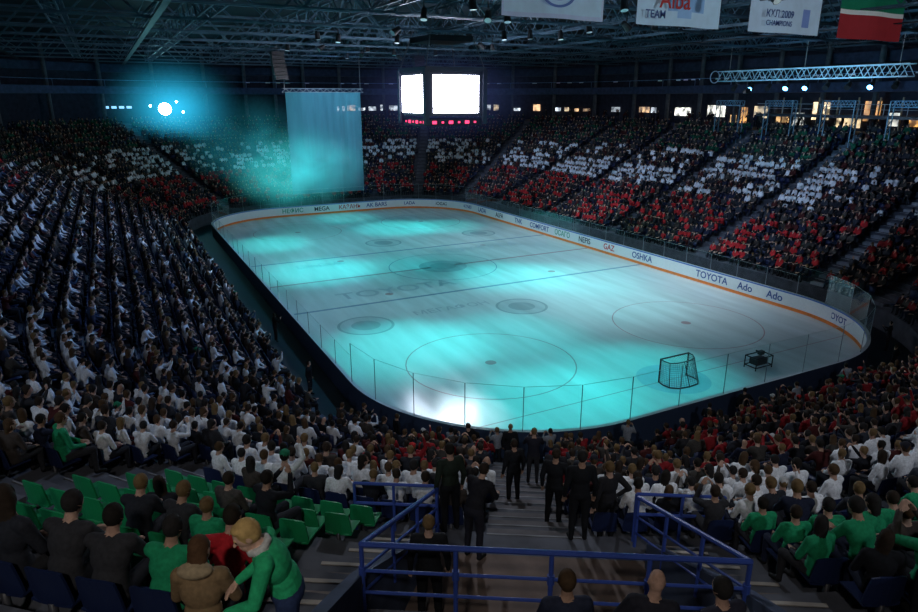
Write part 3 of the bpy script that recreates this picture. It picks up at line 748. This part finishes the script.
# ------------------------------------------------------------------ banners
YB=-21.8
def banner(name,x0,x1,zb,zt,parts,y=YB):
    e=empty(name); g=Geo(); N=16
    for q,(px0,px1,pz0,pz1,c) in enumerate(parts):
        for i in range(N):
            u0=px0+(px1-px0)*i/N;u1=px0+(px1-px0)*(i+1)/N
            X0=x0+(x1-x0)*u0;X1=x0+(x1-x0)*u1; f=lambda u:y+.12*math.sin(u*9)
            lay=-.01*q
            g.quad([(X0,f(u0)+lay,zb+(zt-zb)*pz0),(X1,f(u1)+lay,zb+(zt-zb)*pz0),(X1,f(u1)+lay,zb+(zt-zb)*pz1),(X0,f(u0)+lay,zb+(zt-zb)*pz1)],c)
    g.beam((x0-.1,y,zt),(x1+.1,y,zt),.04,(.2,.2,.2)); g.beam((x0+.3,y,zt),(x0+.3,y,zt+.6),.015,(.3,.3,.3)); g.beam((x1-.3,y,zt),(x1-.3,y,zt+.6),.015,(.3,.3,.3))
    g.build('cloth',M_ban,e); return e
M_ban=mat_attr('banner_cloth',.8,noise=.08,nscale=2,emis=.10)  # slight emission makes the cloth glow as if lit
LB=(.50,.70,.88)
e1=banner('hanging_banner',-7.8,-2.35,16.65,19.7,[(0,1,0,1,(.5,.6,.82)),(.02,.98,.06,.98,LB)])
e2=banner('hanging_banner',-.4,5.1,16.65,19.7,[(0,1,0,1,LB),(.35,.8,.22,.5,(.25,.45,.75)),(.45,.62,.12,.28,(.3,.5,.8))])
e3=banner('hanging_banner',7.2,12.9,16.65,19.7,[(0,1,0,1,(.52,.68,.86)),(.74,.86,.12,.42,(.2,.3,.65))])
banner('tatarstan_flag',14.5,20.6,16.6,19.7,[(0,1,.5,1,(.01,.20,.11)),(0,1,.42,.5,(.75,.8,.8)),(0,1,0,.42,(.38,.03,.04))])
def btext(i,s,x,z,sz,mat,par): text('lettering_%d'%i,s,sz,mat,Matrix(((1,0,0,x),(0,0,-1,YB-.2),(0,1,0,z),(0,0,0,1))),par)
btext(0,'Alba',1.8,17.75,1.1,M_tred,e2); btext(1,'TEAM',.6,17.1,.5,M_tblue,e2); btext(2,'КХЛ 2009',9.3,17.55,.5,M_tblue,e3); btext(3,'CHAMPIONS',9.3,17.1,.36,M_tblue,e3)
g=Geo()
for i in range(40):
    a=2*math.pi*i/40;b=2*math.pi*(i+1)/40
    for r0,r1,c in ((.8,.95,(.12,.2,.5)),(.0,.55,(.25,.35,.6))):
        g.quad([(-5+math.cos(a)*r0,YB-.17,17.75+math.sin(a)*r0*.7),(-5+math.cos(a)*r1,YB-.17,17.75+math.sin(a)*r1*.7),(-5+math.cos(b)*r1,YB-.17,17.75+math.sin(b)*r1*.7),(-5+math.cos(b)*r0,YB-.17,17.75+math.sin(b)*r0*.7)],c)
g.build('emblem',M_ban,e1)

# ------------------------------------------------------------------ stage light truss on the right
e=empty('stage_light_truss'); g=Geo(); ge=Geo()
truss((31,-17,14.9),(31,1,14.9),h=.9,w=.9,pan=1.1,bw=.06,col=(.6,.85,.98),g=g)
for y in (-16,-8,0): g.beam((31,y,15.8),(31,y,18),.03,(.3,.3,.3))
for q,y in enumerate(np.arange(-16,1,1.9)): lamp_head(g,ge if q in (1,4,5,7) else Geo(),(31,y,14.3),(10,y-5,0),.3)
for i in range(24):
    a=2*math.pi*i/24; b=2*math.pi*(i+1)/24
    g.beam((30.4,1.2+.55*math.cos(a),15.3+.55*math.sin(a)),(30.4,1.2+.55*math.cos(b),15.3+.55*math.sin(b)),.05,(.5,.6,.8))
g.build('frame',M_steel,e); ge.build('lamp_lenses',M_blue,e)
g=Geo()
for y in (-17,-11,-5,1):
    truss((34.5,y,12.6),(34.5,y+3,12.6),h=.5,w=.4,pan=.6,bw=.035,col=(.2,.4,.6),g=g)
    for xx,yy2 in ((34.2,y),(34.8,y),(34.2,y+3),(34.8,y+3)): g.beam((xx,yy2,8.5),(xx,yy2,13.1),.05,(.2,.33,.45))
    for q in range(4): g.beam((34.2,y,10.4+q*.6),(34.8,y,11.0+q*.6),.03,(.2,.33,.45)); g.beam((34.2,y+3,10.4+q*.6),(34.8,y+3,11.0+q*.6),.03,(.2,.33,.45))
g.build('stage_rig_towers',M_steel)
e=empty('concourse_camera_platform'); g=Geo()
g.box((38.2,-8,11.7),(3,18,.25),(.05,.05,.07)); 
for y in np.arange(-16,1.1,2): g.beam((36.8,y,11.8),(36.8,y,12.8),.03,(.4,.43,.5)); g.beam((39.4,y,10.2),(39.4,y,13.4),.08,(.3,.22,.14))
g.beam((36.8,-17,12.8),(36.8,1,12.8),.035,(.4,.43,.5)); g.beam((36.8,-17,12.35),(36.8,1,12.35),.025,(.4,.43,.5))
g.build('deck',M_paint,e)

# lit concourse shopfronts along the right and far-right wall
gw=Geo()
random.seed(5)
xw=15+RW-.1
yy=-14
while yy<20:
    w=random.uniform(.8,2.8); h=random.uniform(.9,2.2)
    if random.random()<.85:
        z0=ZC+random.choice([.3,.6,1.0]); c=random.choice([(1,.55,.2),(1,.75,.42),(.9,.9,.8),(.9,.42,.1)])
        f=random.uniform(.4,1.2); gw.box((xw,yy+w/2,z0+h/2),(.08,w,h),tuple(q*f for q in c))
    yy+=w+random.uniform(.2,1.0)
for a in np.arange(3,86,2.6):
    if random.random()<.4: continue
    x,y,nx,ny=seg_pt(1,a,RW-.15); h=random.uniform(.3,1.0); c=random.choice([(1,.75,.45),(.8,.9,1),(1,.6,.3)]); f=random.uniform(.25,.9)
    gw.box((x,y,ZC+1.3+h/2),(.08,random.uniform(.5,1.8),h),tuple(q*f for q in c),math.radians(a))
m=bpy.data.materials.new('lit_windows'); nt,n,l=nodes(m); b=n['Principled BSDF']; a=n.new('ShaderNodeAttribute'); a.attribute_name='Col'
t=n.new('ShaderNodeTexCoord'); x=n.new('ShaderNodeTexNoise'); x.inputs['Scale'].default_value=2.2; x.inputs['Detail'].default_value=5; l.new(t.outputs['Object'],x.inputs[0])
mr=n.new('ShaderNodeMapRange'); mr.inputs[1].default_value=.40; mr.inputs[2].default_value=.62; mr.inputs[3].default_value=.12; mr.inputs[4].default_value=2.2; l.new(x.outputs['Fac'],mr.inputs[0])
l.new(a.outputs['Color'],b.inputs['Emission Color']); l.new(mr.outputs[0],b.inputs['Emission Strength'])
gw.build('window_1',m)
gd=Geo()
for k,us in ((0,np.arange(2,42,1.3)),(1,np.arange(2,88,3)),(2,np.arange(1,12,1.5)),(4,np.arange(2,42,2))):
    for u in us:
        if random.random()<.6: 
            x,y,nx,ny=seg_pt(k,u,RW-.1)
            gd.box((x,y,15.6),(.05,.7,.12) ,tuple(q*random.uniform(.03,.15) for q in (.4,.6,1)),math.atan2(ny,nx))
gd.build('window_2',m)
cc={}
for q in range(46):
    k=random.choice([0,0,1,1]); L=SEG[k][3] if k==0 else 90; u=random.uniform(4,L-1) if k==0 else random.uniform(2,80)
    x,y,nx,ny=seg_pt(k,u,random.uniform(22,24.6)); cc.setdefault(('t',random.randrange(4),2),[]).append((x,y,ZC,random.uniform(0,6),1,cols(random.choice(DARKS))))
merge('concourse_visitors',[(LOD[k_],v) for k_,v in cc.items()],M_cloth)

# ------------------------------------------------------------------ far-end gauze screen, stage lamp, fog, glow halos
e=empty('projection_screen'); g=Geo(); SX0,SX1=-4.6,4.4
for i in range(20):
    x0=SX0+(SX1-SX0)*i/20;x1=SX0+(SX1-SX0)*(i+1)/20; f=lambda x:31.2+.12*math.sin(x*3)
    g.quad([(x0,f(x0),2.4),(x1,f(x1),2.4),(x1,f(x1),14),(x0,f(x0),14)],(1,1,1))
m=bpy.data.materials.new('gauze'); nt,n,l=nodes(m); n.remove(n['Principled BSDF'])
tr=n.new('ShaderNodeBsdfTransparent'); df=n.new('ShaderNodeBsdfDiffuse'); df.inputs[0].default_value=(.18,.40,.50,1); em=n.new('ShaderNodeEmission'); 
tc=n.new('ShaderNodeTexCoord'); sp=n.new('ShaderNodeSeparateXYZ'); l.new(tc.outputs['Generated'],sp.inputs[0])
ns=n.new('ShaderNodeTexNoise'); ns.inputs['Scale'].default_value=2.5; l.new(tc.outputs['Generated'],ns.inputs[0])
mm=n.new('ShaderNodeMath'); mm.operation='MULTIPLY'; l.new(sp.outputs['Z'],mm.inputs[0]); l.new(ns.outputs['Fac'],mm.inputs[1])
em.inputs[0].default_value=(.05,.38,.52,1); m2=n.new('ShaderNodeMath'); m2.operation='MULTIPLY_ADD'; m2.inputs[1].default_value=.75; m2.inputs[2].default_value=.04; l.new(mm.outputs[0],m2.inputs[0]); l.new(m2.outputs[0],em.inputs[1])  # gauze emits its own teal glow, stronger towards the top
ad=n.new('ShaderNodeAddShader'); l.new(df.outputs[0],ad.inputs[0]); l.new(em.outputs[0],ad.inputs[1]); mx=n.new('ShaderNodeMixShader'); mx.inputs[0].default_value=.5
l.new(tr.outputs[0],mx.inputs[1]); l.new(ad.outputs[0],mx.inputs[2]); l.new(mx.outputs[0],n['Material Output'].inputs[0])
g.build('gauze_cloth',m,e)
g=Geo(); truss((SX0-.3,31.2,14),(SX1+.3,31.2,14),h=.4,w=.4,pan=.8,bw=.035,col=(.4,.42,.45),g=g)
for x in (SX0,SX1): g.beam((x,31.2,14.3),(x,31.2,18),.03,(.3,.3,.3))
g.beam((SX0,31.2,2.4),(SX1,31.2,2.4),.05,(.25,.28,.3)); g.build('rigging',M_steel,e)

def fog(name,c,r,col,em,pw=1.5,dens=.02,nz=True,sc=2.2,lo=.38,hi=.68):
    me=bpy.data.meshes.new(name); v,f=ell_arr((0,0,0),(1,1,1),((1,0,0),(0,1,0),(0,0,1)),24,16); me.from_pydata([tuple(q) for q in v],[],f)
    o=link(bpy.data.objects.new(name,me)); o.location=c; o.scale=r
    m=bpy.data.materials.new(name); nt,n,l=nodes(m); n.remove(n['Principled BSDF'])
    t=n.new('ShaderNodeTexCoord'); ln=n.new('ShaderNodeVectorMath'); ln.operation='LENGTH'; l.new(t.outputs['Object'],ln.inputs[0])
    s=n.new('ShaderNodeMath'); s.operation='SUBTRACT'; s.use_clamp=True; s.inputs[0].default_value=.98; l.new(ln.outputs['Value'],s.inputs[1])
    p=n.new('ShaderNodeMath'); p.operation='POWER'; p.inputs[1].default_value=pw; l.new(s.outputs[0],p.inputs[0]); out=p.outputs[0]
    if nz:
        x=n.new('ShaderNodeTexNoise'); x.inputs['Scale'].default_value=sc; x.inputs['Detail'].default_value=4; x.inputs['Distortion'].default_value=.6; l.new(t.outputs['Object'],x.inputs[0])
        mr=n.new('ShaderNodeMapRange'); mr.inputs[1].default_value=lo; mr.inputs[2].default_value=hi; l.new(x.outputs['Fac'],mr.inputs[0])
        q=n.new('ShaderNodeMath'); q.operation='MULTIPLY'; l.new(out,q.inputs[0]); l.new(mr.outputs[0],q.inputs[1]); out=q.outputs[0]
    a=n.new('ShaderNodeMath'); a.operation='MULTIPLY'; a.inputs[1].default_value=em; l.new(out,a.inputs[0])
    d=n.new('ShaderNodeMath'); d.operation='MULTIPLY'; d.inputs[1].default_value=dens; l.new(out,d.inputs[0])
    pv=n.new('ShaderNodeVolumePrincipled'); pv.inputs['Color'].default_value=(.6,.9,.9,1); l.new(d.outputs[0],pv.inputs['Density']); l.new(a.outputs[0],pv.inputs['Emission Strength']); pv.inputs['Emission Color'].default_value=(*col,1)
    l.new(pv.outputs[0],n['Material Output'].inputs['Volume']); me.materials.append(m); return o
fog('stage_fog',(-4.0,31.0,5.4),(9,4.0,5.6),(.05,.60,.62),.55,1.3,.04,sc=1.7,lo=.34)  # both stage_fog volumes emit their teal light instead of catching it
fog('stage_fog',(-8.0,36,8.5),(9,4.0,6),(.03,.42,.55),.14,1.2,.01,sc=1.4)
fog('lamp_glow_halo',(-15.3,46.0,12.2),(10,4.0,7.6),(.02,.38,.62),.85,2.8,.004,False)  # self-emitting volume that paints the halo around the stage lamp
fog('screen_glow_halo',(0,0,13.4),(9,9,4.3),(.10,.14,.45),.05,2.2,.001,False)  # emissive ball imitating the glow around the scoreboard screens
e=empty('stage_spotlight'); g=Geo(); ge=Geo()
lp=Vector((-16.0,50.0,12.0)); dr=(Vector(CAM)-lp).normalized()
g.beam(lp-dr*1.2,lp,.5,DKC,n=14,w1=.8); g.beam(lp-dr*.5,lp-dr*.5-Vector((0,0,2.6)),.08,DKC); ge.beam(lp,lp+dr*.05,.78,(1,1,1),n=20)
for q,(ddx,ddz) in enumerate(((1.5,.9),(-1.7,.4),(2.2,-.4))):
    p=lp+Vector((ddx,0,ddz)); g.beam(p-dr*.5,p,.12,DKC,n=8,w1=.18); ge.beam(p,p+dr*.03,.14,(1,1,1),n=10); g.beam(p-dr*.3,lp-dr*.4,.03,DKC)
g.build('housing',M_paint,e); ge.build('lens',emis('stage_lens',(.35,.95,1),40),e)
g=Geo()
for x in (-22.8,-21.9,-21.0,-20.1): g.box((x,53.5,12.2),(.6,.2,.3),(1,1,1))
g.build('led_sign',emis('led_sign',(.3,.65,1),1.3))
for (sx,sy) in ((-7.5,21),(7.5,21)):
    g=Geo()
    for q in range(7): g.box((sx,sy-.03*q*q,17.5-.38*q),(1.2,.7,.34),(.015,.015,.02))
    g.beam((sx,sy,17.6),(sx,sy,18.4),.04,(.1,.1,.1)); g.build('line_array_speaker',M_paint)

# ------------------------------------------------------------------ lights
gl_=Geo()
lights=empty('theatre_spotlights')
def spot(p,t,P,col,ang,blend=.6,rad=.15):
    L=bpy.data.lights.new('spot','SPOT'); L.energy=P; L.color=col; L.spot_size=math.radians(ang); L.spot_blend=blend; L.shadow_soft_size=rad
    o=bpy.data.objects.new('spot',L); link(o,lights); o.location=p; d=Vector(t)-Vector(p); o.rotation_euler=d.to_track_quat('-Z','Y').to_euler()
    dn=d.normalized(); lamp_head(gl_,None,Vector(p)-dn*.35,t,.28) 
TE=(.03,.85,.82)
for (x,y),P,ang in (((3,17.5),11000,38),((8,16),7000,34),((-11,15.5),9500,32),((-9.4,3.2),13000,36),((-4,1.5),3500,34),((3.5,-5.6),11000,38),((8,-8),6000,40),((-10,-15.8),13000,36),((-4,-17),7000,36),((-7,-25.4),12000,34),((-1,-25),9000,36),((6,-14),3500,40),((0,26),6000,32)):
    spot((x*.8+1.2,y*.9+2.5,17.4),(x,y,0),P,TE,ang,1.0)
for x,y in ((-6,-16),(-8,5),(6,-3),(0,16)): spot((x,y,17.5),(x+1,y,0),4200,(.10,.75,.80),105,.9,.3)
spot((8,-14,17.3),(9,-12,0),7000,(.70,.90,1),85,1,.3)
spot((8,6,17.3),(11,6,0),3500,(.60,.88,1),85,1,.3)
spot((-4,-14,17.3),(-11.2,-24.8,0),14000,(.9,.95,1),13,1,.1)  # added white spot, strengthens the scoreboard glow on the corner ice
BLU=(.25,.48,1)
for y in (-20,-5,12): spot((-6,y,17.3),(-27,y-3,4),4600,BLU,80,.8,.2)
for y in (-14,4,22): spot((6,y,17.3),(28,y+2,3),6000,(.40,.60,1),62,1,.2)
spot((0,18,17.3),(4,48,4),5000,(.35,.6,1),70,1,.2)
spot((-12,-26,17.4),(-16,-38,6),2800,(.8,.88,1),90,.9,.3)
spot((4,-26,17.4),(2,-40,5),2800,(.75,.83,1),90,.9,.3)
spot((-27,-52,19),(-22,-41,8),1700,(1,.95,.88),70,.9,.3)  # unseen lamp behind the camera, added to brighten the foreground people
spot((-12,-55,19),(-8,-39,5),2700,(.85,.90,1),75,.9,.3)
spot((-38,-40,19),(-26,-33,5),2000,(.7,.82,1),75,.9,.3)
spot((6,-42,17.0),(6,-21.8,18),3600,(.80,.92,1),95,.5,.2)  # fill spot added to brighten the hanging banners
spot((22,-10,13.9),(31,-8,15.4),2200,(.25,.65,1),110,.6,.2)  # extra lamp put in to make the stage truss brighter
gl_.build('lamp_heads',M_paint,lights)
w=bpy.data.worlds.new('world'); scene.world=w; w.use_nodes=True; w.node_tree.nodes['Background'].inputs[0].default_value=(.01,.02,.05,1); w.node_tree.nodes['Background'].inputs[1].default_value=.5

# ------------------------------------------------------------------ camera
cd=bpy.data.cameras.new('camera'); cd.sensor_width=36; cd.lens=658.2/918*36; cd.clip_end=400
co=bpy.data.objects.new('camera',cd); link(co); co.location=CAM
ya,pt=math.radians(27.47),math.radians(17.47)
d=Vector((math.sin(ya)*math.cos(pt),math.cos(ya)*math.cos(pt),-math.sin(pt))); co.rotation_euler=d.to_track_quat('-Z','Y').to_euler()
scene.camera=co
print('done',time.time()-T0)
